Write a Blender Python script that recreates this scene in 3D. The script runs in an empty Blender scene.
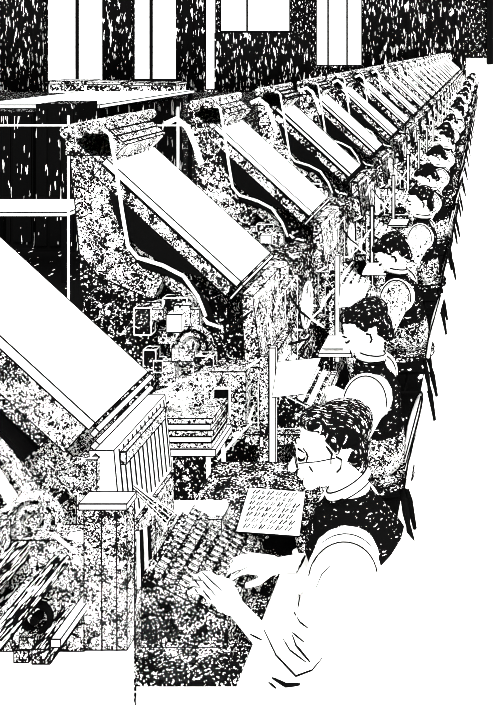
import bpy, bmesh, math, random
from mathutils import Vector, Matrix, noise as mnoise
random.seed(7)
sc = bpy.context.scene
col = bpy.data.collections.new('composing_room'); sc.collection.children.link(col)
R = math.radians
V = Vector

# ------------------------------------------------------------------ materials
MATS = {}
def flat(name, c):
    if name in MATS: return MATS[name]
    m = bpy.data.materials.new(name); m.use_nodes = True
    nt = m.node_tree; nt.nodes.clear()
    o = nt.nodes.new('ShaderNodeOutputMaterial'); d = nt.nodes.new('ShaderNodeBsdfDiffuse')
    d.inputs[0].default_value = (*c, 1); nt.links.new(d.outputs[0], o.inputs[0])
    MATS[name] = m; return m
def ink(name, thr, stretch=(1, 1, 1), detail=2.0, rough=.6, k=None, dist=0.0, mul=1.0, rot=(0, 0, 0), low=0.0):
    """two-tone pen texture: white where the noise is above thr, black below"""
    if name in MATS: return MATS[name]
    m = bpy.data.materials.new(name); m.use_nodes = True
    nt = m.node_tree; nt.nodes.clear(); N = nt.nodes.new; L = nt.links.new
    o = N('ShaderNodeOutputMaterial'); d = N('ShaderNodeBsdfDiffuse'); L(d.outputs[0], o.inputs[0])
    g = N('ShaderNodeNewGeometry'); mp = N('ShaderNodeMapping')
    mp.inputs['Scale'].default_value = stretch; mp.inputs['Rotation'].default_value = rot
    L(g.outputs['Position'], mp.inputs['Vector'])
    n = N('ShaderNodeTexNoise'); n.inputs['Detail'].default_value = detail; n.inputs['Roughness'].default_value = rough
    n.inputs['Distortion'].default_value = dist
    L(mp.outputs[0], n.inputs['Vector'])
    if k is None:
        a = N('ShaderNodeAttribute'); a.attribute_type = 'OBJECT'; a.attribute_name = 'stroke'
        mm = N('ShaderNodeMath'); mm.operation = 'MULTIPLY'; mm.inputs[1].default_value = mul
        L(a.outputs['Fac'], mm.inputs[0]); L(mm.outputs[0], n.inputs['Scale'])
    else: n.inputs['Scale'].default_value = k
    r = N('ShaderNodeValToRGB'); r.color_ramp.interpolation = 'CONSTANT'
    r.color_ramp.elements[0].position = 0; r.color_ramp.elements[0].color = (.002, .002, .002, 1)
    r.color_ramp.elements[1].position = thr; r.color_ramp.elements[1].color = (.93, .93, .92, 1)
    if low:
        n2 = N('ShaderNodeTexNoise'); n2.inputs['Detail'].default_value = 1; L(g.outputs['Position'], n2.inputs['Vector'])
        ms = N('ShaderNodeMath'); ms.operation = 'MULTIPLY'; ms.inputs[1].default_value = .16; ms.inputs[0].default_value = (k or 1)
        if k is None: L(mm.outputs[0], ms.inputs[0])
        L(ms.outputs[0], n2.inputs['Scale'])
        ma = N('ShaderNodeMath'); ma.operation = 'MULTIPLY_ADD'; L(n2.outputs['Fac'], ma.inputs[0]); ma.inputs[1].default_value = low; L(n.outputs['Fac'], ma.inputs[2])
        mb_ = N('ShaderNodeMath'); mb_.operation = 'SUBTRACT'; L(ma.outputs[0], mb_.inputs[0]); mb_.inputs[1].default_value = low * .5
        L(mb_.outputs[0], r.inputs[0])
    else: L(n.outputs['Fac'], r.inputs[0])
    L(r.outputs[0], d.inputs[0])
    MATS[name] = m; return m
WHITE = flat('paper_white', (.94, .94, .925))
BLACK = flat('ink_black', (.002, .002, .002))
MOT = ink('mottled_iron', .535, dist=1.3, low=.38, detail=.8, rough=.5)
MOTW = ink('sparse_mottled_cloth', .43, dist=.8, low=.3)
MOTL = ink('light_mottled_iron', .485, dist=1.3, low=.32, detail=.8, rough=.5)
DARK = ink('dark_speckled_iron', .575, low=.4)
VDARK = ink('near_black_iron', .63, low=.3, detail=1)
VSTR = ink('vertical_stroke_iron', .52, (1, 1, .18))
YSTR = ink('lengthwise_stroke_iron', .535, (1, .15, 1))
GRID = ink('short_stroke_keys', .52, (1, 1, 1), mul=1.2)
HAIR = ink('dark_hair_painted_highlights', .615, (.25, 1.6, .25), mul=1.2)  # white streaks are hair highlights painted into the colour
HAIRB = ink('dark_hair', .66, (.4, 1.3, .4), mul=1.3)  # same painted highlights, sparser
CLOTH = ink('black_waistcoat_cloth', .66, (.3, .5, 1.2))
WALLM = ink('dark_wall_strokes', .61, (1, 1, .4), k=11)
CURT = ink('dark_curtain_strokes', .625, (1, 1, .2), k=10.5, low=.3)
FLOOR_SHADE = ink('floor_shade_strokes', .67, (1, .4, 1), k=16)  # drawn shadow on the floor, painted as dark strokes
CAB = ink('dark_cabinet_strokes', .65, (1, 1, .12), k=26)
def glass():
    m = bpy.data.materials.new('window_glass'); m.use_nodes = True
    nt = m.node_tree; nt.nodes.clear(); N = nt.nodes.new
    o = N('ShaderNodeOutputMaterial'); t = N('ShaderNodeBsdfTransparent'); g = N('ShaderNodeBsdfGlossy'); x = N('ShaderNodeMixShader')
    g.inputs['Roughness'].default_value = .05; x.inputs[0].default_value = .06
    nt.links.new(t.outputs[0], x.inputs[1]); nt.links.new(g.outputs[0], x.inputs[2]); nt.links.new(x.outputs[0], o.inputs[0])
    return m
GLASS = glass()

# ------------------------------------------------------------------ mesh builder
class MB:
    def __init__(s): s.bm = bmesh.new()
    def _f(s, vs, mi=0):
        try: f = s.bm.faces.new(vs); f.material_index = mi; return f
        except ValueError: return None
    def box(s, x0, x1, y0, y1, z0, z1, mi=0, M=None):
        P = [V((x, y, z)) for z in (z0, z1) for y in (y0, y1) for x in (x0, x1)]
        if M: P = [M @ p for p in P]
        v = [s.bm.verts.new(p) for p in P]
        for q in ((0, 2, 3, 1), (4, 5, 7, 6), (0, 1, 5, 4), (2, 6, 7, 3), (0, 4, 6, 2), (1, 3, 7, 5)): s._f([v[i] for i in q], mi)
        return s
    def prism(s, poly, y0, y1, mi=0):            # poly in XZ, extruded along Y
        a = [s.bm.verts.new((x, y0, z)) for x, z in poly]; b = [s.bm.verts.new((x, y1, z)) for x, z in poly]
        n = len(poly); s._f(a, mi); s._f(b[::-1], mi)
        for i in range(n): s._f([a[i], b[i], b[(i + 1) % n], a[(i + 1) % n]], mi)
        return s
    def tube(s, pts, r, n=6, mi=0, cap=True):
        pts = [V(p) for p in pts]; rs = r if isinstance(r, (list, tuple)) else [r] * len(pts)
        rings = []; up = V((0.13, .31, 1)).normalized()
        for i, p in enumerate(pts):
            t = (pts[min(i + 1, len(pts) - 1)] - pts[max(i - 1, 0)])
            if t.length < 1e-7: t = V((0, 0, 1))
            t.normalize()
            a = t.cross(up)
            if a.length < .05: a = t.cross(V((1, 0, 0)))
            a.normalize(); b = t.cross(a)
            rings.append([s.bm.verts.new(p + (a * math.cos(2 * math.pi * k / n) + b * math.sin(2 * math.pi * k / n)) * rs[i]) for k in range(n)])
        for i in range(len(rings) - 1):
            for k in range(n): s._f([rings[i][k], rings[i][(k + 1) % n], rings[i + 1][(k + 1) % n], rings[i + 1][k]], mi)
        if cap: s._f(rings[0][::-1], mi); s._f(rings[-1], mi)
        return s
    def ring(s, c, r, rt, axis='y', n=28, mi=0, a0=0, a1=360, k=6, squash=1.0):
        c = V(c); pts = []
        for i in range(n + 1):
            a = R(a0 + (a1 - a0) * i / n); u, w = math.cos(a) * r, math.sin(a) * r * squash
            pts.append(c + (V((u, 0, w)) if axis == 'y' else V((0, u, w)) if axis == 'x' else V((u, w, 0))))
        return s.tube(pts, rt, k, mi)
    def disc(s, c, r, h, axis='y', n=28, mi=0):
        c = V(c); ax = {'x': V((1, 0, 0)), 'y': V((0, 1, 0)), 'z': V((0, 0, 1))}[axis]
        return s.tube([c - ax * h / 2, c + ax * h / 2], r, n, mi)
    def ball(s, c, r, mi=0, M=None, seg=16):
        r = r if isinstance(r, (tuple, list)) else (r, r, r)
        T = Matrix.Translation(c) @ (M.to_4x4() if M else Matrix()) @ Matrix.Diagonal((*r, 1))
        g = bmesh.ops.create_uvsphere(s.bm, u_segments=seg, v_segments=max(6, seg // 2), radius=1, matrix=T)
        for v in g['verts']:
            for f in v.link_faces: f.material_index = mi
        return s
    def cap(s, a, b, ra, rb, mi=0, seg=14):         # tapered capsule
        a, b = V(a), V(b)
        s.ball(a, ra, mi, seg=seg); s.ball(b, rb, mi, seg=seg); s.tube([a, b], [ra, rb], seg, mi); return s
    def lines(s, t, mi=1, ang=25):                     # thin drawn bars along every sharp edge
        s.bm.normal_update(); E = []
        for e in s.bm.edges:
            if len(e.link_faces) == 2 and e.calc_face_angle(0) < R(ang): continue
            E.append((e.verts[0].co.copy(), e.verts[1].co.copy()))
        for a, b in E: s.tube([a, b], t, 4, mi)
        return s
    def build(s, name, mats, parent=None, smooth=False):
        me = bpy.data.meshes.new(name); bmesh.ops.recalc_face_normals(s.bm, faces=s.bm.faces)
        s.bm.to_mesh(me); s.bm.free()
        for m in (mats if isinstance(mats, (list, tuple)) else [mats]): me.materials.append(m)
        if smooth:
            for p in me.polygons: p.use_smooth = True
        o = bpy.data.objects.new(name, me); col.objects.link(o)
        if parent: o.parent = parent
        return o
def empty(name, loc=(0, 0, 0)):
    o = bpy.data.objects.new(name, None); o.empty_display_size = .1; o.location = loc; col.objects.link(o); return o
def tag(o, label, cat, group=None):
    o['label'] = label; o['category'] = cat
    if group: o['group'] = group
    elif 'group' in o: del o['group']
    return o
KIDS = {}
def copy_tree(o, parent=None):
    c = o.copy(); col.objects.link(c)
    if parent: c.parent = parent
    for ch in [x for x in col.objects if x.parent == o]: copy_tree(ch, c)
    return c
def struct(o): o['kind'] = 'structure'; return o
def remeshed(mb, name, mat, parent, voxel, smooth_it=2):
    o = mb.build(name, mat, parent)
    m = o.modifiers.new('r', 'REMESH'); m.mode = 'VOXEL'; m.voxel_size = voxel
    m2 = o.modifiers.new('s', 'SMOOTH'); m2.factor = .5; m2.iterations = smooth_it
    dg = bpy.context.evaluated_depsgraph_get(); dg.update()
    me = bpy.data.meshes.new_from_object(o.evaluated_get(dg))
    o.modifiers.clear(); old = o.data; o.data = me; bpy.data.meshes.remove(old)
    me.name = name
    me.materials.clear()
    for mm in (mat if isinstance(mat, (list, tuple)) else [mat]): me.materials.append(mm)
    for p in me.polygons: p.use_smooth = True; p.material_index = 0
    return o

# ------------------------------------------------------------------ camera, light
F = 800.0; H = 2.7
cd = bpy.data.cameras.new('camera'); cam = bpy.data.objects.new('camera', cd); col.objects.link(cam)
cam.location = (0, 0, H); cam.rotation_euler = (R(90), 0, 0)
cd.sensor_fit = 'VERTICAL'; cd.sensor_height = 24; cd.lens = 24 * F / 705
cd.shift_x = -235 / 705; cd.shift_y = -307.5 / 705; cd.clip_end = 300
sc.camera = cam
w = bpy.data.worlds.new('world'); sc.world = w; w.use_nodes = True
w.node_tree.nodes['Background'].inputs[0].default_value = (1, .998, .985, 1)
w.node_tree.nodes['Background'].inputs[1].default_value = 1.0
sc.view_settings.view_transform = 'Standard'; sc.view_settings.look = 'None'
sc.view_settings.gamma = 1; sc.view_settings.exposure = 1.35
sc.cycles.filter_width = .9
sd = bpy.data.lights.new('daylight', 'SUN'); so = bpy.data.objects.new('daylight', sd); col.objects.link(so)
sd.energy = 2.2; sd.angle = R(30); so.rotation_euler = (R(38), 0, R(25))

def P(x, y, d):                                     # where a point of the photograph lies at distance d
    return V(((x - 485) * d / F, d, H - (y - 45) * d / F))

# ------------------------------------------------------------------ the room
D = 46.0; s = D / F
def wx(x): return (x - 485) * s
def wz(y): return max(.12, H - (y - 45) * s)
fl = MB().box(-60, 60, -6, 90, -.1, 0).build('floor', WHITE); struct(fl)
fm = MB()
fm.box(-32, -2.2, 5.2, D, 0, .012); fm.box(-2.2, -.50, 4.15, D, 0, .012)  # thin dark sheet painting the shade under and between the machines
fm.build('floor_shade_sheet', FLOOR_SHADE)['kind'] = 'structure'
bpy.data.objects['floor_shade_sheet'].name = 'floor_shade'
# back wall with openings; xs in photo pixels
openings = [(46, 106, 6, 82), (133, 178, 6, 80), (205, 216, 6, 94), (220, 290, 0, 32), (316, 362, 0, 66)]
wb = MB(); ztop, zb = 6.6, 0
cur = wx(-60)
for (a, b, t, bt) in openings:
    wb.box(cur, wx(a), D, D + .25, zb, ztop); wb.box(wx(a), wx(b), D, D + .25, zb, wz(bt))
    top = wz(t) if t > 0 else 5.9
    wb.box(wx(a), wx(b), D, D + .25, 5.9, ztop); cur = wx(b)
wb.box(cur, wx(466), D, D + .25, zb, ztop); wb.box(wx(466), wx(492), D, D + .25, wz(58), ztop)
struct(wb.build('wall_back', WALLM))
struct(MB().box(wx(466), wx(492), D + .02, D + .24, 0, wz(58)).build('wall_back_lower', WHITE)).name = 'wall_back_right'
struct(MB().box(wx(487), wx(493), D - .3, D - .01, wz(64), 6.6).lines(.02).build('trim_1', [BLACK, BLACK]))
for i, (a, b, t, bt) in enumerate(openings):
    zb_, zt_ = wz(bt), 5.9
    f = MB(); fw = .07
    f.box(wx(a), wx(b), D - .03, D + .06, zb_, zb_ + fw); f.box(wx(a), wx(b), D - .03, D + .06, zt_ - fw, zt_)
    f.box(wx(a), wx(a) + fw * .6, D - .03, D + .06, zb_, zt_); f.box(wx(b) - fw * .6, wx(b), D - .03, D + .06, zb_, zt_)
    muls = {0: [77], 1: [151], 2: [], 3: [247], 4: [328, 347]}[i]
    for mx in muls: f.box(wx(mx) - (.09 if i < 2 else .045), wx(mx) + (.09 if i < 2 else .045), D - .02, D + .05, zb_, zt_)
    for my in ([17, 47] if i < 2 else [17] if i == 4 else []): f.box(wx(a), wx(b), D - .01, D + .04, wz(my) - .02, wz(my) + .02)
    wn = f.build('window_%d' % (i + 1), BLACK); struct(wn)
    MB().box(wx(a), wx(b), D + .01, D + .02, zb_, zt_).build('pane', GLASS, wn)
    MB().box(wx(a) - .1, wx(b) + .1, D - .18, D, zb_ - .1, zb_).build('window_sill', BLACK if i % 2 else DARK, wn)
def curtain(x0, x1, ybot, label, dpt=D - .35, amp=.09):
    m = MB(); n = 60; a = [];
    X0, X1 = wx(x0), wx(x1)
    for k in range(n + 1):
        t = k / n; x = X0 + (X1 - X0) * t; y = dpt + amp * math.sin(t * (X1 - X0) * 9)
        a.append((x, y))
    for off in (0,):
        rows = [[m.bm.verts.new((x, y, z)) for x, y in a] for z in (wz(ybot), 6.2)]
        rows2 = [[m.bm.verts.new((x, y + .03, z)) for x, y in a] for z in (wz(ybot), 6.2)]
        for k in range(n):
            m._f([rows[0][k], rows[0][k + 1], rows[1][k + 1], rows[1][k]]); m._f([rows2[0][k], rows2[0][k + 1], rows2[1][k + 1], rows2[1][k]])
            m._f([rows[0][k], rows[0][k + 1], rows2[0][k + 1], rows2[0][k]])
            m._f([rows[1][k], rows[1][k + 1], rows2[1][k + 1], rows2[1][k]])
    o = m.build('curtain', CURT, smooth=True); tag(o, label, 'curtain', 'dark curtains on the back wall'); return o
curtain(4, 47, 96, 'dark curtain hanging at the far left end of the back wall')
curtain(105, 133, 86, 'narrow dark curtain between the two tall windows on the left')
curtain(178, 205, 94, 'dark curtain just right of the second tall window')
curtain(216, 312, 100, 'wide dark curtain below the short high window', D - .3, .05).location.z = 0
for o in [o for o in col.objects if o.name.startswith('curtain')][-1:]:
    # this one starts below the high window
    for v in o.data.vertices:
        if v.co.z > 5: v.co.z = wz(33)
curtain(364, 465, 92, 'long dark curtain filling the wall right of the last window')

# far table with a pile of stuff, left shelf-table, cabinets
def table(x0, x1, ztop_, y0, y1, name, topm, legm, label, t=.05, leg=.06):
    e = empty(name, ((x0 + x1) / 2, (y0 + y1) / 2, 0)); cx, cy = e.location.x, e.location.y
    MB().box(x0 - cx, x1 - cx, y0 - cy, y1 - cy, ztop_ - t, ztop_).lines(.008).build('tabletop', [topm, BLACK], e)
    for sx in (x0 - cx + leg, x1 - cx - leg):
        for sy in (y0 - cy + leg, y1 - cy - leg):
            MB().box(sx - leg / 2, sx + leg / 2, sy - leg / 2, sy + leg / 2, 0.012, ztop_ - t).build('leg', legm, e)
    tag(e, label, 'table'); return e
# long work table below the windows
d1 = 14.0
a = P(34, 92, d1); a.x = P(34, 92, 12.6).x; b = P(182, 101, d1)
table(a.x, b.x, a.z - .0, 11.0, 14.6, 'work_table', WHITE, BLACK, 'long white-topped work table below the tall windows, with boxes on it')
zt = a.z
MB().box(a.x + .2, b.x - .1, 12.6, 14.3, .3, zt - .12).build('cabinet', CAB)
tag(bpy.data.objects['cabinet'], 'dark cabinet standing under the white-topped work table', 'cabinet')
rr = random.Random(3)
for k, (x0, x1, h, yy) in enumerate([(57, 92, 11, 79), (93, 128, 10, 80), (129, 150, 9, 82), (152, 180, 9, 84)]):
    A = P(x0, 90, 14.2); B = P(x1, 90, 14.2)
    m = MB(); e = empty('type_box', ((A.x + B.x) / 2, 14.2, zt))
    wd = (B.x - A.x) / 2; hh = h * 14.2 / F
    m.box(-wd, wd, -.25, .25, 0, hh * .75).lines(.012).build('box_body', [DARK if k < 3 else MOT, WHITE], e)
    MB().box(-wd - .02, wd + .02, -.27, .27, hh * .75, hh).lines(.01).build('lid', [MOT, BLACK], e)
    tag(e, ['dark long box at the left end of the work table', 'dark box second from left on the work table',
            'small dark box third from left on the work table', 'pale speckled box at the right end of the work table'][k], 'box', 'boxes on the work table')
# low white table at the left edge
A = P(-40, 214, 9.0)
table(A.x, P(68, 214, 9.0).x, H - 169 * 9.0 / F + .02, 9.0, 9.75, 'side_table', WHITE, BLACK, 'low white-topped table at the left edge behind the nearest machine')
# dark cabinets at left behind it
for k, (x0, x1, yt, dd) in enumerate([(-30, 34, 112, 10.6), (35, 76, 104, 10.4)]):
    e = empty('type_cabinet', (0, 0, 0)); A = P(x0, yt, dd); B = P(x1, yt, dd)
    e.location = ((A.x + B.x) / 2, dd, 0.012); wd = (B.x - A.x) / 2 - .01; hh = A.z - .01
    MB().box(-wd, wd, 0, .6, 0, hh).build('cabinet_body', CAB, e)
    nd = 3
    for q in range(nd):
        x_ = -wd + 2 * wd * q / nd
        MB().box(x_ + .02, x_ + 2 * wd / nd - .02, -.02, -.001, .08, hh - .06).build('door', CAB, e)
    tag(e, ['tall dark type cabinet at the left edge behind the white side table', 'narrower dark type cabinet right of the taller one, behind the slim pipe'][k], 'cabinet', 'dark cabinets at the left')
def pipe(px, y0, y1, d, r, label):
    a_, b_ = P(px, y0, d), P(px, y1, d)
    e = empty('standing_pipe', (a_.x, d, 0))
    MB().tube([(0, 0, 0.012), (0, 0, a_.z)], r, 10).build('tube', WHITE, e)
    MB().disc((0, 0, .03), r * 3, .036, 'z').build('foot', BLACK, e)
    MB().disc((0, 0, a_.z), r * 1.6, .05, 'z').build('pipe_cap', BLACK, e)
    tag(e, label, 'pipe')
pipe(68.5, 112, 300, 6.0, .009, 'slim white pipe standing upright left of the second machine')
pipe(178, 104, 165, 7.6, .012, 'slim white pipe rising behind the magazine of the second machine')
# thin horizontal gas pipe
m = MB().tube([P(-20, 125.5, 8.2), P(60, 125.5, 8.2), P(250, 125.5, 8.2), P(250, 125.5, 8.2) * V((1, 1, 0)) if False else V((P(250, 125.5, 8.2).x, 8.2, 0.012))], .010, 6); o = m.build('gas_pipe', WHITE)
tag(o, 'thin white horizontal pipe running behind the machines at cabinet height', 'pipe')

# ------------------------------------------------------------------ typesetting machine (row members two and on)
MX0, MZ0, MX1, MZ1 = -1.255, 1.484, -1.947, 2.117     # front and back edge of the magazine
UL = V((MX1 - MX0, 0, MZ1 - MZ0)); UL.normalize(); NL = V((UL.z, 0, -UL.x)) * 1  # NL points up-front
if NL.z < 0: NL = -NL
def slope_box(m, s0, s1, y0, y1, n0, n1, mi=0):
    """box along the magazine slope: s metres from the front edge, n metres above its plane"""
    o = V((MX0, 0, MZ0)); pts = []
    for (s_, n_) in ((s0, n0), (s1, n0), (s1, n1), (s0, n1)):
        p = o + UL * s_ + NL * n_; pts.append((p.x, p.z))
    m.prism(pts, y0, y1, mi)
LEN = math.hypot(MX1 - MX0, MZ1 - MZ0)
def keyboard_parts(root, y0, y1, t, individual, dz=0):
    # sloping bank of keys
    a, b = V((-1.13, 0, 1.0 + dz)), V((-.87, 0, .86 + dz))
    m = MB(); m.prism([(-1.15, .99 + dz), (-.86, .845 + dz), (-.86, .756 + dz), (-1.15, .756 + dz)], y0, y1); m.lines(t)
    kb = m.build('keyboard', [DARK if individual else DARK, BLACK if individual else WHITE], root)
    rows, cols = 6, 15; u = (b - a); nn = V((.14, 0, .26)).normalized()
    allm = MB()
    for i in range(rows):
        for j in range(cols):
            c = a + u * ((i + .6) / (rows + .2)); y = y0 + (y1 - y0) * (j + .6) / (cols + .2)
            c = V((c.x, y, c.z)) + nn * .012
            mm = MB() if individual else allm
            M = Matrix.Translation(c) @ Matrix.Rotation(math.atan2(.14, .26), 4, 'Y')
            if individual:
                mm.box(-.0175, .0175, -.0095, .0095, -.016, .006, M=M); mm.lines(.0016)
                mm.build('key', [MOTL if (i * 7 + j * 5) % 3 else MOT, BLACK], kb)
            else: mm.box(-.014, .014, -.009, .009, -.012, .006, M=M)
    if not individual: allm.build('key_bank', WHITE, kb)
    else: allm.bm.free()

def make_machine(t, near_y=-.56, lod=1):
    root = empty('typesetting_machine'); y0 = near_y; rr = random.Random(11)
    m = MB(); slope_box(m, 0, LEN, y0, 0, -.035, 0); m.lines(t); m.build('magazine', [WHITE, BLACK], root)
    m = MB(); slope_box(m, .01, LEN - .01, y0 + .005, y0 + .06, -.11, -.045); m.lines(t); m.build('magazine_rail', [MOT, BLACK], root)
    m = MB(); slope_box(m, .01, LEN - .01, -.06, -.005, -.13, -.045); m.lines(t); m.build('magazine_rail', [MOT, BLACK], root)
    m = MB(); o_ = V((MX0, 0, MZ0)); q_ = [(.16, -.12), (.30, -.19), (.50, -.23), (.66, -.21), (.80, -.13), (.80, -.11), (.16, -.11)]
    m.prism([((o_ + UL * a_ + NL * b_).x, (o_ + UL * a_ + NL * b_).z) for a_, b_ in q_], y0 - .004, y0 + .05); m.build('gap_shade_slab', [BLACK], root)  # solid black slab painting the dark see-through gap below the magazine
    m = MB(); slope_box(m, .05, LEN - .08, y0 + .05, -.03, -.30, -.235); m.lines(t); m.build('lower_magazine', [MOT, BLACK], root)
    # entrance plate at the front edge
    m = MB(); slope_box(m, -.026, -.012, y0 - .01, .01, -.10, -.005); m.lines(t * 1.2); m.build('magazine_entrance', [WHITE, BLACK], root)
    # assembler front: tapering sheet with vertical channels
    m = MB(); m.prism([(-1.26, 1.41), (-1.20, 1.40), (-1.16, 1.06), (-1.24, 1.04)], y0 + .02, -.02); m.lines(t)
    for k in range(9):
        y = y0 + .05 + (-y0 - .1) * k / 8
        m.tube([(-1.205, y, 1.385), (-1.165, y, 1.07)], t * 1.8, 4, 1)
    m.build('channel_plate', [MOT, BLACK], root)
    # distributor at the back top
    m = MB(); slope_box(m, LEN - .02, LEN + .17, y0 + .02, -.02, -.05, .11); m.lines(t)
    for k in range(4):
        o_ = V((MX0, 0, MZ0)) + UL * (LEN + .0 + k * .045) + NL * .112
        m.tube([(o_.x, y0 + .03, o_.z), (o_.x, -.03, o_.z)], t * 1.5, 4, 1)
    m.build('distributor_box', [MOT, BLACK], root)
    m = MB(); m.box(-2.17, -1.93, y0 + .02, -.02, 2.13, 2.24); m.lines(t); m.build('distributor_shelf', [MOT, BLACK], root)
    m = MB()
    m.tube([(-2.1, y0 - .1, 2.265), (-2.1, .1, 2.265)], .035, 10); m.tube([(-1.99, y0 - .1, 2.29), (-1.99, .1, 2.29)], .028, 10)
    m.build('distributor_screw', [MOT], root)
    m = MB(); m.tube([(-1.86, -.02, 2.24), (-1.80, -.01, 2.27), (-1.74, 0, 2.22), (-1.70, .01, 2.12), (-1.66, .01, 2.0)], .016, 8)
    m.build('guide_arm', WHITE, root)
    # column, body
    m = MB(); m.prism([(-2.15, 2.13), (-1.93, 2.13), (-1.86, 1.75), (-1.80, 1.58), (-1.66, 1.50), (-1.72, 1.38), (-2.0, 1.5), (-2.1, 1.62)], y0 + .03, -.1); m.lines(t)
    m.build('column', [MOT, BLACK], root)
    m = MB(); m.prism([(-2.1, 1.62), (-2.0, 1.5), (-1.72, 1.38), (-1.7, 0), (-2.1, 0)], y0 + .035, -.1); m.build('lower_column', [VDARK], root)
    m = MB(); m.prism([(-1.85, 1.75), (-1.35, 1.30), (-1.26, 1.1), (-1.26, .45), (-1.85, .45)], y0 + .12, -.1); m.build('body', [VDARK], root)  # near-black core, its colour stands in for the shaded interior
    # elevator arm, the pale curved bar
    pts = [(-1.96, 2.27), (-1.92, 2.24), (-1.89, 2.06), (-1.86, 1.85), (-1.83, 1.67), (-1.78, 1.61), (-1.65, 1.57), (-1.545, 1.515), (-1.47, 1.41), (-1.43, 1.31)]
    m = MB(); m.tube([(x, y0 - .015, z) for x, z in pts], .009, 8); m.build('elevator_arm', WHITE, root, True)
    m = MB(); m.tube([(x + .03, y0 + .0, z - .045) for x, z in pts[4:]], .02, 6); m.build('arm_casting', BLACK, root, True)
    # wheels
    m = MB().ring((-1.93, y0 - .01, 1.33), .13, .009); m.disc((-1.93, y0 - .005, 1.33), .04, .05)
    for k in range(5):
        a_ = k * 1.2566; m.tube([(-1.93, y0 - .01, 1.33), (-1.93 + .12 * math.cos(a_), y0 - .01, 1.33 + .12 * math.sin(a_))], .010, 5)
    m.build('cam_wheel', DARK, root)
    m = MB().ring((-1.50, y0 - .02, 1.16), .10, .012).ring((-1.50, y0 - .02, 1.16), .06, .010); m.disc((-1.50, y0 - .02, 1.16), .03, .06); m.build('mold_wheel', MOT, root)
    m = MB(); m.box(-1.62, -1.54, y0 - .05, y0 + .1, 1.24, 1.33); m.lines(t); m.build('cover_plate', [WHITE, BLACK], root)
    # front works
    for k in range(22):
        c = V((rr.uniform(-1.75, -1.22), y0 + rr.uniform(-.04, .02), rr.uniform(.75, 1.34)))
        w_, h_ = rr.uniform(.02, .07), rr.uniform(.02, .07)
        m = MB(); m.box(c.x - w_, c.x + w_, c.y, c.y + .05, c.z - h_, c.z + h_); m.lines(t * .8); m.build('casting', [(MOT, BLACK), (VDARK, WHITE), (MOTL, BLACK)][k % 3], root)
    m = MB(); m.box(-1.26, -1.12, y0 - .02, -.05, .76, 1.05); m.lines(t); m.build('assembler', [MOT, BLACK], root)
    m = MB(); m.box(-1.44, -1.2, y0 - .1, y0 + .05, .72, 1.06); m.lines(t); m.build('vise_frame', [MOT, BLACK], root)
    m = MB(); m.box(-1.36, -1.28, y0 - .11, y0 - .101, .84, .98); m.lines(t * 1.3); m.build('vise_opening', [BLACK, WHITE], root)
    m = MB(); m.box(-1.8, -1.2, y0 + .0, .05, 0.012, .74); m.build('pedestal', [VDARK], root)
    m = MB(); m.box(-1.72, -1.18, .05, .35, .5, 1.25); m.lines(t); m.build('metal_pot', [DARK, WHITE], root)
    m = MB().disc((-1.3, .2, 1.3), .1, .12, 'z', 16); m.lines(t); m.build('pot_lid', [MOTL, BLACK], root)
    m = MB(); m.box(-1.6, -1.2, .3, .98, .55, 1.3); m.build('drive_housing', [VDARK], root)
    m = MB().ring((-1.15, .5, 1.02), .14, .009, 'x').ring((-1.15, .5, 1.02), .06, .009, 'x')
    for k in range(6):
        a_ = k * 1.047; m.tube([(-1.15, .5, 1.02), (-1.15, .5 + .13 * math.cos(a_), 1.02 + .13 * math.sin(a_))], .006, 5)
    m.build('drive_wheel', WHITE, root)
    for k in range(24):                                # levers and rods between the works
        c = V((rr.uniform(-1.25, -1.0), rr.uniform(-.9, .75), rr.uniform(.78, 1.45)))
        if c.z > 1.2: c.x -= .08
        v = V((rr.uniform(-.07, .07), rr.uniform(-.06, .06), rr.uniform(-.07, .07)))
        MB().tube([c - v, c + v * .3, c + v + V((.02, 0, .01))], [.006, .008, .005], 6).build('lever', WHITE if k % 3 else BLACK, root)
    # upright copy post with ornament strip
    m = MB(); m.box(-1.04, -1.01, -.82, -.79, .50, 1.24); m.lines(t * .9); m.build('copy_post', [WHITE, BLACK], root)
    m = MB(); m.box(-1.20, -1.01, -.81, -.80, .50, .53); m.build('post_arm', BLACK, root)
    m = MB(); m.box(-1.085, -1.045, -.82, -.80, .45, 1.2); m.lines(t * .7); m.build('post_bracket', [MOT, BLACK], root)
    keyboard_parts(root, -.62, -.22, t * .8, False)
    m = MB(); m.box(-1.2, -.88, -.68, .1, .70, .755); m.lines(t); m.build('keyboard_shelf', [MOT, BLACK], root)
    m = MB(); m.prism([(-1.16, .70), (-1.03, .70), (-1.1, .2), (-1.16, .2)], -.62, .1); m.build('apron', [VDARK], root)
    m = MB(); m.box(-1.0, -.80, .12, .42, .83, .85); m.lines(t); m.build('copy_tray', [WHITE, BLACK], root)
    m = MB().tube([(-.95, .27, 0.012), (-.95, .27, .83)], .012, 8); m.build('tray_stem', BLACK, root)
    return root
SP = 1.7
def dn(n): return SP * (n + .75)
ordn = ['', 'first', 'second', 'third', 'fourth', 'fifth', 'sixth', 'seventh', 'eighth', 'ninth', 'tenth', 'eleventh', 'twelfth', 'thirteenth', 'fourteenth', 'fifteenth', 'sixteenth', 'seventeenth', 'eighteenth', 'nineteenth', 'twentieth', 'twenty-first', 'twenty-second', 'twenty-third']
NM = 23
protoA = make_machine(.0035); protoB = make_machine(.008)
usedA = usedB = False
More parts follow.
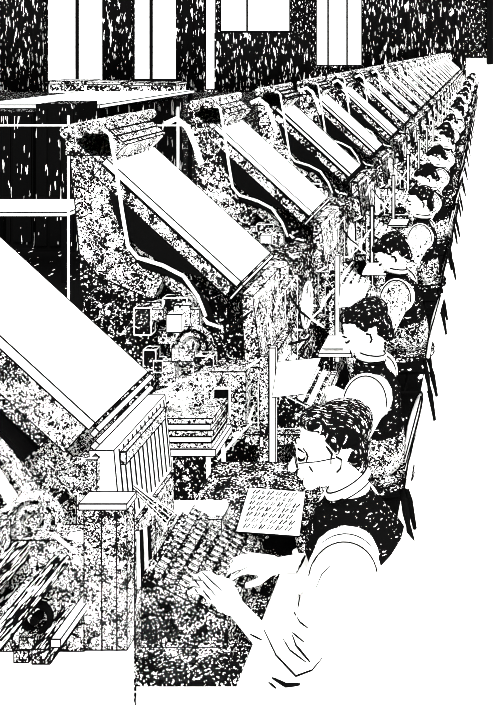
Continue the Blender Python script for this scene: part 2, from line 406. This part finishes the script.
for n in range(2, NM + 1):
    if n <= 3:
        r = protoA if not usedA else copy_tree(protoA); usedA = True
    else:
        r = protoB if not usedB else copy_tree(protoB); usedB = True
    r.location = (0, dn(n), 0)
    if n == 2: lb = 'large typesetting machine with sloping white magazine, second in the row, beside the galley stand'
    else: lb = 'typesetting machine with sloping white magazine, %s in the row counting from the front' % ordn[n]
    if n == NM: lb = 'last tiny typesetting machine at the far end of the row'
    tag(r, lb, 'machine', 'row of typesetting machines')

# ------------------------------------------------------------------ nearest machine, cut off by the left edge
def make_near():
    root = empty('typesetting_machine', (0, dn(1), 0)); t = .0024; y0 = -.40; rr = random.Random(5)
    m = MB(); slope_box(m, 0, LEN, y0, 0, -.03, 0); m.lines(t); m.build('magazine', [WHITE, BLACK], root)
    m = MB(); slope_box(m, .01, LEN, y0 + .005, y0 + .05, -.14, -.035); m.lines(t); m.build('magazine_rail', [MOT, BLACK], root)
    m = MB(); slope_box(m, .08, LEN, y0 + .03, -.03, -.20, -.15); m.lines(t); m.build('lower_magazine', [DARK, BLACK], root)
    for k in range(3):
        m = MB(); slope_box(m, -.03 - k * .028, -.012 - k * .028, y0 - .01, .01, -.03 - k * .03, -.005 - k * .03); m.lines(t); m.build('entrance_bar', [WHITE, BLACK], root)
    m = MB(); m.prism([(-1.27, 1.40), (-1.19, 1.40), (-1.165, 1.12), (-1.25, 1.12)], y0 - .01, .0)
    m.lines(t)
    for k in range(12):
        y = y0 + .02 + (-y0 - .04) * k / 11
        m.tube([(-1.187, y, 1.39), (-1.163, y, 1.14)], .0028, 4, 1)
    m.build('channel_plate', [WHITE, BLACK], root)
    m = MB(); m.box(-1.30, -1.235, y0 - .03, y0 + .02, 1.10, 1.38); m.lines(t); m.build('side_bracket', [MOT, BLACK], root)
    # number plate with short ovals under the front edge
    m = MB(); m.box(-1.188, -1.168, y0 + .03, -.05, 1.335, 1.375)
    m.lines(t * 1.3); m.build('index_strip', [MOTL, BLACK], root)
    m = MB(); m.prism([(-1.9, 1.80), (-1.35, 1.30), (-1.24, 1.12), (-1.24, .86), (-1.9, .86)], y0 + .10, -.03); m.lines(t); m.build('body', [MOT, BLACK], root)
    m = MB(); m.prism([(-1.75, 1.62), (-1.60, 1.52), (-1.50, 1.42), (-1.47, 1.375), (-1.50, 1.36), (-1.75, 1.35)], y0 - .02, y0 + .09); m.build('gap_shade_slab', [BLACK], root)  # solid black slab painting the dark gap under the near magazine
    pts = [(-1.80, 1.56), (-1.68, 1.47), (-1.58, 1.37), (-1.50, 1.25), (-1.47, 1.10)]
    m = MB().tube([(x, y0 - .03, z) for x, z in pts], .018, 8); m.build('elevator_arm', WHITE, root, True)
    m = MB().tube([(x + .05, y0 - .02, z + .03) for x, z in pts], .022, 8); m.build('arm_casting', MOT, root, True)
    m = MB().ring((-1.42, y0 - .06, 1.20), .085, .014).ring((-1.42, y0 - .06, 1.20), .045, .01); m.disc((-1.42, y0 - .06, 1.2), .02, .04)
    m.build('mold_wheel', MOTL, root)
    m = MB().ring((-1.30, y0 - .03, 1.33), .05, .010); m.disc((-1.30, y0 - .03, 1.33), .025, .04); m.build('small_wheel', MOT, root)
    # lengthwise rails running towards the viewer
    rails = [(-1.36, 1.06, MOT, .030), (-1.30, 1.12, YSTR, .020), (-1.43, 1.15, YSTR, .03), (-1.22, 1.0, WHITE, .014), (-1.27, .95, YSTR, .026), (-1.18, .92, MOT, .020),
             (-1.34, .95, MOT, .022), (-1.38, .88, YSTR, .022), (-1.45, 1.02, YSTR, .02), (-1.30, .87, MOT, .022), (-1.50, 1.22, MOT, .025), (-1.24, .87, WHITE, .012), (-1.40, 1.0, WHITE, .012)]
    for k, (x, z, mt, wd) in enumerate(rails):
        ya = (H - z) * F / (598 + 16 * math.sin(k * 2.1)) - dn(1); ya = max(ya, -1.02)
        m = MB(); m.box(x - wd, x + wd, ya, -.42, z - wd * .8, z + wd * .8); m.lines(t); m.build('delivery_rail', [mt, BLACK], root)
    m = MB(); m.box(-1.62, -1.2, -.52, -.44, .84, 1.18); m.lines(t); m.build('rail_bed', [MOT, BLACK], root)
    m = MB(); m.prism([(-1.9, .84), (-1.22, .84), (-1.22, 0), (-1.9, 0)], -.52, -.02); m.build('pedestal', [WHITE], root)
    m = MB(); m.box(-1.72, -1.45, -.80, -.53, 1.05, 1.25); m.lines(t); m.build('metal_pot', [MOT, BLACK], root)
    m = MB().ring((-1.33, -.60, 1.0), .04, .010, 'y'); m.disc((-1.33, -.60, 1.0), .014, .03); m.build('hand_wheel', BLACK, root)
    # square column with pale top
    A = P(84, 508, 2.42); B = P(127, 508, 2.42); yl = 2.42 - dn(1)
    m = MB(); m.box(A.x, B.x, yl, yl + .05, .87, A.z); m.lines(t); m.build('column', [MOT, BLACK], root)
    m = MB(); m.box(A.x - .012, B.x + .004, yl - .01, yl + .055, A.z, A.z + .018); m.lines(t); m.build('column_cap', [WHITE, BLACK], root)
    for px in (101, 116):
        q = P(px, 520, 2.41).x
        MB().tube([(q, yl - .004, .87), (q, yl - .008, A.z - .01)], .003, 4).build('column_seam', BLACK, root)
    m = MB(); m.box(A.x + .0, B.x, yl + .005, yl + .045, 0, .87); m.build('column_foot', WHITE, root)
    # slim black post at the corner
    q = P(131, 500, 2.5); m = MB(); m.box(q.x - .012, q.x + .012, 2.5 - dn(1) - .012, 2.5 - dn(1) + .012, 0, 1.15); m.build('corner_post', [DARK], root)
    # round ended lever
    a_, b_ = P(122, 478, 2.7), P(172, 520, 2.6)
    m = MB(); m.tube([a_ - V((0, dn(1), 0)), (a_ + b_) / 2 - V((0, dn(1), 0)), b_ - V((0, dn(1), 0))], [.008, .012, .022], 10); m.lines(.0015, ang=20); m.build('starting_lever', [VDARK, WHITE], root)
    m = MB(); m.disc(a_ - V((0, dn(1) + .01, 0)), .03, .03); m.build('lever_hub', MOT, root)
    # pale rounded casting behind the keyboard
    A = P(168, 508, 3.1); B = P(228, 508, 3.1)
    m = MB(); m.box(A.x, B.x, .05, .16, A.z - .07, A.z); m.lines(t); m.build('spaceband_box', [MOTL, BLACK], root)
    m = MB(); m.tube([(A.x, .10, A.z + .012), (B.x, .10, A.z + .012)], .028, 12); m.build('spaceband_lid', WHITE, root)
    keyboard_parts(root, -.30, .12, t, True, -.07)
    m = MB(); m.box(-1.19, -.84, -.36, .14, .665, .685); m.build('keyboard_shelf', [DARK], root)
    m = MB(); m.box(-1.22, -1.15, -.40, -.02, .66, 1.12); m.lines(t); m.build('assembler', [MOT, BLACK], root)
    for k in range(6):
        m = MB(); y_ = -.40 + k * .03
        m.tube([(-1.145, y_, 1.12 - k * .012), (-1.14, y_, .9 + .01 * k)], .006, 6); m.build('assembler_rod', WHITE if k % 2 == 0 else BLACK, root)
    m = MB(); m.prism([(-1.18, .685), (-.84, .665), (-.80, .655), (-.80, .635), (-1.18, .635)], -.40, .25); m.build('cam_box', [VDARK], root)
    m = MB(); m.box(-1.2, -.62, .14, .62, .80, .825); m.lines(t); m.build('copy_tray', [DARK, BLACK], root)
    m = MB(); m.box(-1.2, -1.0, .15, .55, 0, .80); m.build('tray_support', [WHITE], root)
    for k in range(46):
        c = V((rr.uniform(-1.75, -1.15), y0 + rr.uniform(-.12, .0), 0)); c.z = rr.uniform(1.0, 1.15 + (-1.15 - c.x) * .55)
        v = V((rr.uniform(-.05, .05), rr.uniform(-.02, .02), rr.uniform(-.05, .05)))
        m = MB(); m.tube([c - v, c + V((rr.uniform(-.02, .02), 0, rr.uniform(-.02, .02))), c + v], rr.uniform(.005, .011), 6); m.build('linkage', WHITE if k % 2 else BLACK, root)
    tag(root, 'nearest typesetting machine, cut off by the left edge, huge blank white magazine', 'machine', 'row of typesetting machines')
    return root
make_near()

# ------------------------------------------------------------------ chairs
def make_chair(t):
    """bow back armless chair, sitter faces -X; origin on the floor under the seat centre"""
    e = empty('spindle_chair')
    m = MB(); pts = []
    for k in range(20):
        a_ = 2 * math.pi * k / 20; pts.append((.21 * math.cos(a_) * (1 if math.cos(a_) > 0 else 1.05), .21 * math.sin(a_)))
    v0 = [m.bm.verts.new((x, y, .43)) for x, y in pts]; v1 = [m.bm.verts.new((x, y, .465)) for x, y in pts]
    m._f(v0); m._f(v1)
    for k in range(20): m._f([v0[k], v0[(k + 1) % 20], v1[(k + 1) % 20], v1[k]])
    m.lines(t); m.build('seat', [DARK, BLACK], e)
    bow = []
    for k in range(15):
        a_ = math.pi * k / 14; y = -.20 * math.cos(a_); z = .46 + .38 * math.sin(a_) ** .7; bow.append((.17 + .10 * math.sin(a_), y, z))
    m = MB().tube(bow, .012, 8); m.tube([(x - .017, y, z + .003) for x, y, z in bow], .005, 4, 1); m.build('back_bow', [WHITE if t < .006 else BLACK, BLACK], e, True)
    for k in range(7):
        y = -.15 + .05 * k; a_ = math.acos(max(-1, min(1, -y / .20))); z = .46 + .38 * math.sin(a_) ** .7
        MB().tube([(.165, y * .8, .46), (.17 + .10 * math.sin(a_), y, z)], .008, 6).build('spindle', BLACK if k % 2 else WHITE, e)
    for sx, sy in ((1, 1), (1, -1), (-1, 1), (-1, -1)):
        m = MB(); a_, b_ = V((sx * .14, sy * .13, .435)), V((sx * .22, sy * .2, 0.012))
        m.tube([a_, a_.lerp(b_, .3), a_.lerp(b_, .45), a_.lerp(b_, .6), b_], [.014, .02, .013, .02, .011], 8)
        m.build('leg', BLACK, e, True)
    for sy in (1, -1): MB().tube([(.185, sy * .168, .2), (-.185, sy * .168, .2)], .009, 6).build('stretcher', BLACK, e)
    MB().tube([(0, .168, .2), (0, -.168, .2)], .009, 6).build('stretcher', BLACK, e)
    return e

# ------------------------------------------------------------------ people
def head_mesh(mb, c, s_, M):
    """skull, jaw, nose, chin, ears; local -X is the face"""
    def q(p): return c + M @ (V(p) * s_)
    mb.ball(q((.012, 0, .03)), (.098 * s_, .076 * s_, .088 * s_), M=M); mb.ball(q((-.025, 0, -.035)), (.068 * s_, .058 * s_, .072 * s_), M=M)
    mb.ball(q((-.062, 0, -.088)), (.026 * s_, .027 * s_, .022 * s_), M=M)
    mb.cap(q((-.088, 0, .005)), q((-.112, 0, -.03)), .010 * s_, .014 * s_)
    mb.cap(q((-.086, -.04, .018)), q((-.086, .04, .018)), .011 * s_, .011 * s_)
    mb.ball(q((-.090, 0, -.058)), (.010 * s_, .022 * s_, .010 * s_), M=M)
    for sy in (-1, 1):
        mb.ball(q((.005, sy * .078, -.015)), (.017 * s_, .010 * s_, .030 * s_), M=M)
    return q
def hand(mb, wrist, tip, up, s_, curl=.5, thumb_side=1):
    """palm and five bent fingers reaching from wrist towards tip; up = back of the hand"""
    w_, d_ = V(wrist), (V(tip) - V(wrist)); d_.normalize(); up = (V(up) - d_ * V(up).dot(d_)).normalized(); sd_ = d_.cross(up) * thumb_side
    pl = .085 * s_
    for k in range(4):
        o_ = sd_ * ((1.5 - k) * .0195 * s_)
        base = w_ + d_ * pl * (1 - .04 * abs(k - 1)) + o_
        mb.cap(w_ + o_ * .7 + d_ * .01, base, .014 * s_, .0115 * s_)
        L_ = [.072, .08, .074, .058][k] * s_; p = base; dr = (d_ + sd_ * (1.5 - k) * .10).normalized()
        for q_ in range(3):
            dr = (dr - up * (.28 + .30 * q_) * curl).normalized(); n_ = p + dr * L_ * (.44, .31, .25)[q_]
            mb.cap(p, n_, (.0086 - .0007 * q_) * s_, (.0079 - .0007 * q_) * s_, seg=10); p = n_
    tb = w_ + d_ * .025 * s_ + sd_ * .03 * s_
    t1 = tb + (d_ * .7 + sd_ * .6 - up * .25).normalized() * .045 * s_; t2 = t1 + (d_ * .95 + sd_ * .15 - up * .3).normalized() * .032 * s_
    mb.cap(tb, t1, .013 * s_, .0105 * s_, seg=10); mb.cap(t1, t2, .0105 * s_, .0085 * s_, seg=10)
def make_person(J, name, vox, hs, tilt, yaw, hairm, shirtm=None, hair_parts=True, glasses=False, creases=True, vest_cut=None, lt=.003, slv=.110):
    e = empty(name)
    M = Matrix.Rotation(yaw, 3, 'Z') @ Matrix.Rotation(-tilt, 3, 'Y')
    j = {k: V(v) for k, v in J.items()}
    b = MB(); hc = j['head']
    q = head_mesh(b, hc, hs, M)
    b.cap(j['neck'], q((.02, 0, -.05)), .056 * hs, .050 * hs)
    b.cap(j['chest'], j['neck'], .11, .06); b.cap(j['pelvis'], j['chest'], .12, .12)
    for sd_ in ('l', 'r'):
        b.cap(j['chest'], j['sh_' + sd_], .09, .058); b.cap(j['sh_' + sd_], j['el_' + sd_], .05, .04); b.cap(j['el_' + sd_], j['wr_' + sd_], .040, .026)
        hand(b, j['wr_' + sd_], j['tip_' + sd_], (0.25, 0, 1), hs * .98, .8, 1 if sd_ == 'l' else -1)
        b.cap(j['pelvis'], j['kn_' + sd_], .085, .058); b.cap(j['kn_' + sd_], j['an_' + sd_], .055, .035); b.cap(j['an_' + sd_], j['toe_' + sd_], .035, .03)
    remeshed(b, 'body', WHITE, e, vox)
    # trousers
    tm = WHITE if vest_cut else MOT
    t_ = MB(); t_.cap(j['pelvis'] - V((0, 0, .0)), j['pelvis'] + V((0, 0, .06)), .15, .142)
    for sd_ in ('l', 'r'):
        t_.cap(j['pelvis'], j['kn_' + sd_], .115, .078); t_.cap(j['kn_' + sd_], j['an_' + sd_] + V((0, 0, .02)), .078, .058)
    remeshed(t_, 'trousers', tm, e, max(vox, .01))
    for sd_ in ('l', 'r'):
        MB().cap(j['an_' + sd_] - V((-.03, 0, .04)), j['toe_' + sd_] + V((0, 0, .012)), .046, .04).build('shoe', BLACK if not vest_cut else WHITE, e, True)
    # shirt
    s1 = MB(); sr = .155 if vest_cut else .133; s1.cap(j['pelvis'] + V((0, 0, .08)), j['chest'], sr - .01, sr)
    s1.cap(j['chest'], j['neck'] - V((0, 0, .03)), sr - .01, .075)
    for sd_ in ('l', 'r'):
        s1.cap(j['chest'].lerp(j['sh_' + sd_], .4), j['sh_' + sd_], .12, slv); s1.cap(j['sh_' + sd_], j['el_' + sd_], slv, .074)
        fw = j['el_' + sd_].lerp(j['wr_' + sd_], J.get('roll', .75)) if False else j['el_' + sd_].lerp(j['wr_' + sd_], .35 if vest_cut else .8)
        s1.cap(j['el_' + sd_], fw, .066, .050)
    remeshed(s1, 'shirt', shirtm or WHITE, e, max(vox, .008))
    # collar
    cdir = (q((.02, 0, -.05)) - j['neck']).normalized()
    cc = j['neck'] + cdir * .035
    a1 = cdir.cross(V((0, 1, 0))).normalized(); a2 = cdir.cross(a1)
    m = MB(); m.tube([cc + (a1 * math.cos(x) + a2 * math.sin(x)) * .062 * hs for x in [2 * math.pi * k / 20 for k in range(21)]], .013, 8); m.build('collar', WHITE, e, True)
    m = MB()
    for off, rad in ((.016, .064), (-.018, .072)):
        m.tube([cc + cdir * off + (a1 * math.cos(x) + a2 * math.sin(x)) * rad * hs for x in [2 * math.pi * k / 20 for k in range(21)]], lt, 5)
    m.build('collar_seam', BLACK, e)
    # waistcoat: torso shell, cut by planes
    v_ = MB(); vr = .166 if vest_cut else .145; v_.cap(j['pelvis'] + V((0, 0, .08)), j['chest'], vr - .01, vr); v_.cap(j['chest'], j['neck'] - V((0, 0, .04)), vr - .008, .088)
    for sd_ in ('l', 'r'): v_.cap(j['chest'], j['chest'].lerp(j['sh_' + sd_], .80), .135, .10)
    vest = remeshed(v_, 'waistcoat', CLOTH, e, max(vox, .008))
    bm = bmesh.new(); bm.from_mesh(vest.data); kill = []
    for sd_ in ('l', 'r'):
        dv = (j['sh_' + sd_] - j['chest']); L_ = dv.length; dv.normalize()
        bmesh.ops.bisect_plane(bm, geom=bm.verts[:] + bm.edges[:] + bm.faces[:], plane_co=j['sh_' + sd_] - dv * .012, plane_no=dv, clear_outer=True)
    if vest_cut: bmesh.ops.bisect_plane(bm, geom=bm.verts[:] + bm.edges[:] + bm.faces[:], plane_co=vest_cut[0], plane_no=vest_cut[1], clear_inner=True)
    bm.to_mesh(vest.data); bm.free()
    # armhole trims around the near and far shoulder
    for sd_ in ('l', 'r'):
        dv = (j['sh_' + sd_] - j['chest']).normalized(); b1 = dv.cross(V((0, 0, 1))).normalized(); b2 = dv.cross(b1)
        cen = j['sh_' + sd_] - dv * .005
        m = MB()
        rr_ = slv + .006
        arc = [2 * math.pi * k / 40 for k in range(41)]
        def arcp(off, rad): return [cen + dv * off + (b1 * math.cos(x) * .95 + b2 * math.sin(x) * 1.1) * rad for x in arc]
        top = [k for k, p_ in enumerate(arcp(0, rr_)) if p_.z > cen.z - (.0 if vest_cut else .03)]
        while any(top[i + 1] != top[i] + 1 for i in range(len(top) - 1)):      # keep one unbroken run
            i = next(i for i in range(len(top) - 1) if top[i + 1] != top[i] + 1); top = [x_ + 0 for x_ in top[i + 1:]] + [x_ + 40 for x_ in top[:i + 1] if x_ > 0]
            break
        def run(off, rad): P_ = arcp(off, rad); return [P_[x_ % 40] for x_ in top]
        m.tube(run(-.004, rr_), .011, 6)
        m.tube(run(.014, rr_ - .001), lt * .9, 5, 1); m.tube(run(-.022, rr_ + .002), lt * .9, 5, 1)
        m.build('armhole_trim', [WHITE, BLACK], e, True)
    # hair
    h_ = MB(); h_.ball(q((.036, 0, .050)), (.104 * hs, .083 * hs, .076 * hs), M=M)
    h_.ball(q((-.030, 0, .094)), (.050 * hs, .060 * hs, .030 * hs), M=M)
    h_.ball(q((.072, 0, -.012)), (.052 * hs, .070 * hs, .070 * hs), M=M); h_.ball(q((.078, 0, -.06)), (.034 * hs, .052 * hs, .05 * hs), M=M)
    for sy in (-1, 1): h_.cap(q((.0, sy * .074, .055)), q((.008, sy * .078, .018)), .016 * hs, .010 * hs)
    remeshed(h_, 'hair', hairm, e, max(vox * .9, .006))
    # face marks
    for sy in (-1, 1):
        MB().tube([q((-.093, sy * .014, .026)), q((-.094, sy * .030, .034)), q((-.080, sy * .052, .028))], [lt, lt * 1.5, lt * .8], 5).build('eyebrow', BLACK, e)
        MB().ball(q((-.088, sy * .032, .004)), (.012 * hs, .014 * hs, .007 * hs), M=M, seg=10).build('eye', BLACK, e)
        MB().tube([q((.002, sy * .089, .010)), q((.016, sy * .091, -.002)), q((.012, sy * .091, -.026)), q((-.001, sy * .089, -.036))], lt * 1.4, 5).build('ear_fold', BLACK, e)
    MB().tube([q((-.1, -.022, -.058)), q((-.104, 0, -.057)), q((-.1, .022, -.058))], lt * 1.1, 5).build('mouth', BLACK, e)
    if glasses:
        g = MB()
        for sy in (-1, 1):
            pts = [q((-.104, sy * .034 + .024 * math.cos(x), .004 + .020 * math.sin(x))) for x in [2 * math.pi * k / 16 for k in range(17)]]
            g.tube(pts, lt * .9, 5)
            g.tube([q((-.100, sy * .058, .006)), q((-.05, sy * .083, .008)), q((.0, sy * .088, .006))], lt * .9, 5)
        g.tube([q((-.106, -.010, .006)), q((-.112, 0, .009)), q((-.106, .010, .006))], lt * .9, 5)
        g.build('spectacles', BLACK, e)
    return e, j, q

# front operator, world coordinates
J1 = dict(head=(-.573, 2.95, 1.222), neck=(-.49, 2.95, 1.05), chest=(-.50, 2.95, .89), pelvis=(-.28, 2.95, .57),
          sh_l=(-.485, 2.74, .875), el_l=(-.62, 2.665, .59), wr_l=(-.84, 2.69, .81), tip_l=(-1.0, 2.73, .915),
          sh_r=(-.53, 3.12, .87), el_r=(-.60, 3.14, .68), wr_r=(-.76, 2.92, .80), tip_r=(-.92, 2.85, .86),
          kn_l=(-.68, 2.80, .50), an_l=(-.62, 2.82, .10), toe_l=(-.78, 2.80, .04), kn_r=(-.68, 3.10, .50), an_r=(-.62, 3.08, .10), toe_r=(-.78, 3.1, .04))
e, j, q = make_person(J1, 'person', .0055, 1.24, R(6), R(22), HAIR, glasses=True, slv=.118, vest_cut=(V((-.40, 2.95, .845)), V((-.55, 0, .85)).normalized()), lt=.0026)
from mathutils.bvhtree import BVHTree
def surf_strokes(e_, strokes):
    trees = []
    for ch in [x for x in col.objects if x.parent == e_ and x.name.split('.')[0] in ('body', 'shirt', 'trousers', 'hair')]:
        bm = bmesh.new(); bm.from_mesh(ch.data); trees.append((ch, BVHTree.FromBMesh(bm))); bm.free()
    for nm, pts, r in strokes:
        # resample so the seam follows the cloth
        dense = []
        for i in range(len(pts) - 1):
            for k in range(6): dense.append((pts[i][0] + (pts[i + 1][0] - pts[i][0]) * k / 6, pts[i][1] + (pts[i + 1][1] - pts[i][1]) * k / 6))
        dense.append(pts[-1]); runs = [[]]
        for (x, y) in dense:
            dr = (P(x, y, 1) - V((0, 0, H))).normalized(); best = None
            for ch, tr in trees:
                h = tr.ray_cast(V((0, 0, H)), dr)
                if h[0] is not None and (best is None or h[3] < best[3]): best = (h[0], h[1], ch, h[3])
            if best is None or (runs[-1] and (runs[-1][-1][0] - best[0]).length > .06): runs.append([])
            if best is not None: runs[-1].append((best[0], best[2]))
        for rn in runs:
            if len(rn) < 3: continue
            MB().tube([p_[0] for p_ in rn], [r * (.5 + .5 * math.sin(math.pi * (i + .5) / len(rn))) for i in range(len(rn))], 5).build(nm, BLACK, rn[len(rn) // 2][1])
surf_strokes(e, [
    ('seam', [(305, 556), (288, 588), (276, 615), (268, 636)], .006),
    ('seam', [(318, 556), (302, 580), (291, 600), (288, 622), (296, 645), (310, 662)], .004),
    ('seam', [(262, 605), (264, 630), (276, 655), (296, 676), (312, 670), (322, 658)], .0035),
    ('seam', [(272, 600), (276, 628), (290, 650), (306, 662)], .003),
    ('crease', [(292, 588), (300, 596), (298, 608)], .003), ('crease', [(294, 612), (300, 622), (308, 628)], .003),
    ('crease', [(286, 618), (292, 632), (304, 642)], .003), ('crease', [(330, 566), (322, 574), (316, 588)], .0022),
    ('crease', [(250, 634), (262, 640)], .003),
    ('crease', [(224, 670), (218, 682), (219, 694)], .003), ('crease', [(236, 668), (233, 682), (236, 698)], .003), ('crease', [(248, 666), (252, 682), (264, 698)], .003),
    ('hair_lock', [(292, 424), (287, 434), (290, 444)], .003),
    ('face_line', [(303, 448), (308, 456), (306, 463)], .004), ('face_line', [(309, 466), (313, 472)], .0035),  # shadow beside eye and nose, drawn as black strokes
    ('face_line', [(326, 446), (332, 454), (331, 464)], .005),
    ('finger_line', [(196, 574), (205, 584), (216, 596)], .0028), ('finger_line', [(193, 578), (201, 588), (211, 600)], .0028), ('finger_line', [(202, 572), (212, 582), (222, 591)], .0028),
    ('finger_line', [(191, 584), (198, 593), (205, 600)], .0024), ('finger_line', [(250, 566), (240, 571), (234, 576)], .0022), ('finger_line', [(254, 574), (244, 578)], .0022),
    ('fold', [(246, 650), (256, 662), (270, 676), (286, 685), (300, 684)], .007), ('fold', [(250, 664), (262, 676), (276, 688)], .004)])
tag(e, 'person in white shirt and black waistcoat, spectacles, nearest, bent over the keyboard', 'person', 'operators seated along the row')
st = empty('stool', (-.27, 2.95, 0)); MB().disc((0, 0, .42), .19, .05, 'z').build('seat', WHITE, st)
for k in range(4): MB().tube([(.1 * math.cos(k * 1.57 + .78), .1 * math.sin(k * 1.57 + .78), .4), (.17 * math.cos(k * 1.57 + .78), .17 * math.sin(k * 1.57 + .78), 0)], .016, 8).build('leg', WHITE, st)
tag(st, 'plain white stool under the nearest person', 'stool')

# other operators, local coordinates with origin on the floor under the hips
def J2(lean, hd, reach):
    return dict(head=(-.04 - lean, 0, 1.20 - hd), neck=(-.02 - lean * .8, 0, 1.03 - hd * .6), chest=(-.01 - lean * .5, 0, .86 - hd * .3), pelvis=(0, 0, .575),
          sh_l=(-.02 - lean * .6, -.195, .90 - hd * .3), el_l=(-.12 - lean * .4, -.22, .66), wr_l=(-.32 - reach, -.14, .80), tip_l=(-.48 - reach, -.11, .87),
          sh_r=(-.02 - lean * .6, .195, .90 - hd * .3), el_r=(-.12 - lean * .4, .22, .66), wr_r=(-.30 - reach, .12, .82), tip_r=(-.46 - reach, .06, .89),
          kn_l=(-.38, -.12, .52), an_l=(-.34, -.13, .12), toe_l=(-.46, -.13, .055), kn_r=(-.38, .12, .52), an_r=(-.34, .13, .12), toe_r=(-.46, .13, .055))
variants = [make_person(J2(.03, .0, .0), 'person', .008, 1.17, R(28), R(14), HAIRB, lt=.004)[0],
            make_person(J2(.09, .05, .02), 'person', .011, 1.17, R(40), R(10), HAIRB, lt=.006, shirtm=MOTW)[0],
            make_person(J2(.0, -.01, .0), 'person', .011, 1.15, R(12), R(18), HAIRB, lt=.006, shirtm=MOTW)[0]]
chairs = [make_chair(.004), make_chair(.009)]
usedv = set(); usedc = set()
plan = {2: 0, 3: 1, 4: 2}
looks = {2: 'person with dark hair and black waistcoat, second from the front, sitting upright',
         3: 'person with bowed dark head, third from the front, leaning towards the keyboard'}
for n in range(2, NM + 1):
    vi = plan.get(n, (n * 2) % 3 if n % 3 else 1)
    p = variants[vi] if vi not in usedv else copy_tree(variants[vi]); usedv.add(vi)
    dx = {2: 0, 3: .0, 4: -.02}.get(n, random.Random(n).uniform(-.04, .04))
    p.location = (-.565 + dx, dn(n) - .45 + (.0 if n < 5 else dx), .0)
    tag(p, looks.get(n, 'person in white shirt at the keyboard, %s operator counting from the front' % ordn[n]), 'person', 'operators seated along the row')
    ci = 0 if n <= 3 else 1
    c = chairs[ci] if ci not in usedc else copy_tree(chairs[ci]); usedc.add(ci)
    c.location = (-.585, dn(n) - .45, 0); c.rotation_euler.z = R(random.Random(n * 3).uniform(-6, 10))
    tag(c, {2: 'dark spindle-back chair under the second person from the front', 3: 'dark spindle-back chair under the third person, who bows his head'}.get(n,
        'dark spindle-back chair under the %s operator from the front' % ordn[n]), 'chair', 'chairs along the right side of the row')

# ------------------------------------------------------------------ copy sheets
def sheet(quad, label, text=True, lines=5, name='copy_sheet'):
    m = MB(); q_ = [V(p) for p in quad]; nrm = (q_[1] - q_[0]).cross(q_[3] - q_[0]).normalized()
    if nrm.z < 0: nrm = -nrm
    a_ = [m.bm.verts.new(p) for p in q_]; b_ = [m.bm.verts.new(p + nrm * .003) for p in q_]
    m._f(a_); m._f(b_)
    for k in range(4): m._f([a_[k], a_[(k + 1) % 4], b_[(k + 1) % 4], b_[k]])
    m.lines(.0018)
    if text:
        rr = random.Random(2)
        for i in range(lines):
            v0 = (i + .8) / (lines + .8); u = .10
            while u < .85:
                L_ = rr.uniform(.04, .11)
                def uv(a, b): return q_[0].lerp(q_[1], a).lerp(q_[3].lerp(q_[2], a), b) + nrm * .005
                m.tube([uv(u, v0 + .04), uv(u + L_ * .35, v0 - .05), uv(u + L_ * .5, v0 + .04), uv(u + L_, v0 - .04)], rr.uniform(.002, .0042), 4, 1)
                u += L_ + .05
    o = m.build(name, [WHITE, BLACK]); tag(o, label, 'paper', 'copy sheets beside the keyboards'); return o
sheet([(-.975, 3.30, .872), (-.745, 3.32, .842), (-.70, 3.02, .842), (-.935, 3.0, .872)], 'white copy sheet with written lines, in front of the nearest person', lines=7)
sheet([(-.93, 5.1, .868), (-.80, 5.1, .868), (-.80, 4.82, .868), (-.98, 4.82, .868)], 'blank white sheet on the tray of the second machine', False)
for n, lb in ((2, 'white copy card clipped beside the upright post of the second machine'), (3, 'white copy card clipped beside the upright post of the third machine')):
    d_ = dn(n) - .8
    X_ = -1.005; Z_ = 1.165 if n == 2 else 1.03
    sheet([(X_, d_, Z_), (X_ + .20, d_ + .05, Z_), (X_ + .16, d_ - .08, Z_ - .12), (X_, d_ - .10, Z_ - .13)], lb, False, name='copy_card')

# ------------------------------------------------------------------ galley stand by the second machine
A = P(152, 440, 3.75); B = P(222, 440, 3.75); cx = (A.x + B.x) / 2; wd = (B.x - A.x) / 2
e = empty('galley_stand', (cx, 3.78, 0))
MB().box(-wd, wd, -.12, .12, A.z - .03, A.z).lines(.003).build('tabletop', [WHITE, BLACK], e)
for sx in (-1, 1):
    for sy in (-1, 1):
        MB().tube([(sx * wd * .75, sy * .1, A.z - .03), (sx * wd * .95, sy * .12, 0)], .010, 8).build('leg', WHITE, e)
MB().tube([(-wd * .85, -.11, .45), (wd * .85, -.11, .45)], .008, 6).build('stretcher', WHITE, e)
MB().box(-wd * .7, wd * .7, .13, .15, .3, A.z - .04).build('back_panel', VDARK, e)
tag(e, 'pale-legged stand piled with metal galleys between the first two machines', 'stand')
for k in range(5):
    o = MB().box(-wd * .95, wd * .9, -.11, .10, 0, .024).lines(.003).build('metal_galley', [WHITE if k % 2 else MOTL, BLACK])
    o.location = (cx + random.uniform(-.01, .01), 3.78, A.z + .002 + k * .028)
    tag(o, 'flat metal galley in the pile on the pale-legged stand, ' + ['bottom one', 'second from the bottom', 'middle one', 'second from the top', 'topmost'][k], 'tray', 'galleys piled on the stand')
# rounded sack-like cover on the pile
m = MB(); m.ball((0, 0, .05), (.12, .09, .075)); m.ball((.06, 0, .10), (.07, .07, .06)); m.ball((-.10, 0, .03), (.09, .08, .045))
o = remeshed(m, 'cloth_bundle', MOTL, None, .01); o.location = (cx - .01, 3.8, A.z + .14)
tag(o, 'pale rumpled cloth bundle on top of the galley pile', 'cloth')

# ------------------------------------------------------------------ stroke size of the drawn texture, per object
bpy.context.view_layer.update()
for o in col.objects:
    if o.type != 'MESH': continue
    c = sum((o.matrix_world @ V(b) for b in o.bound_box), V()) / 8
    o['stroke'] = float(round(330 / max(2.4, min(c.y, 42)), 0))
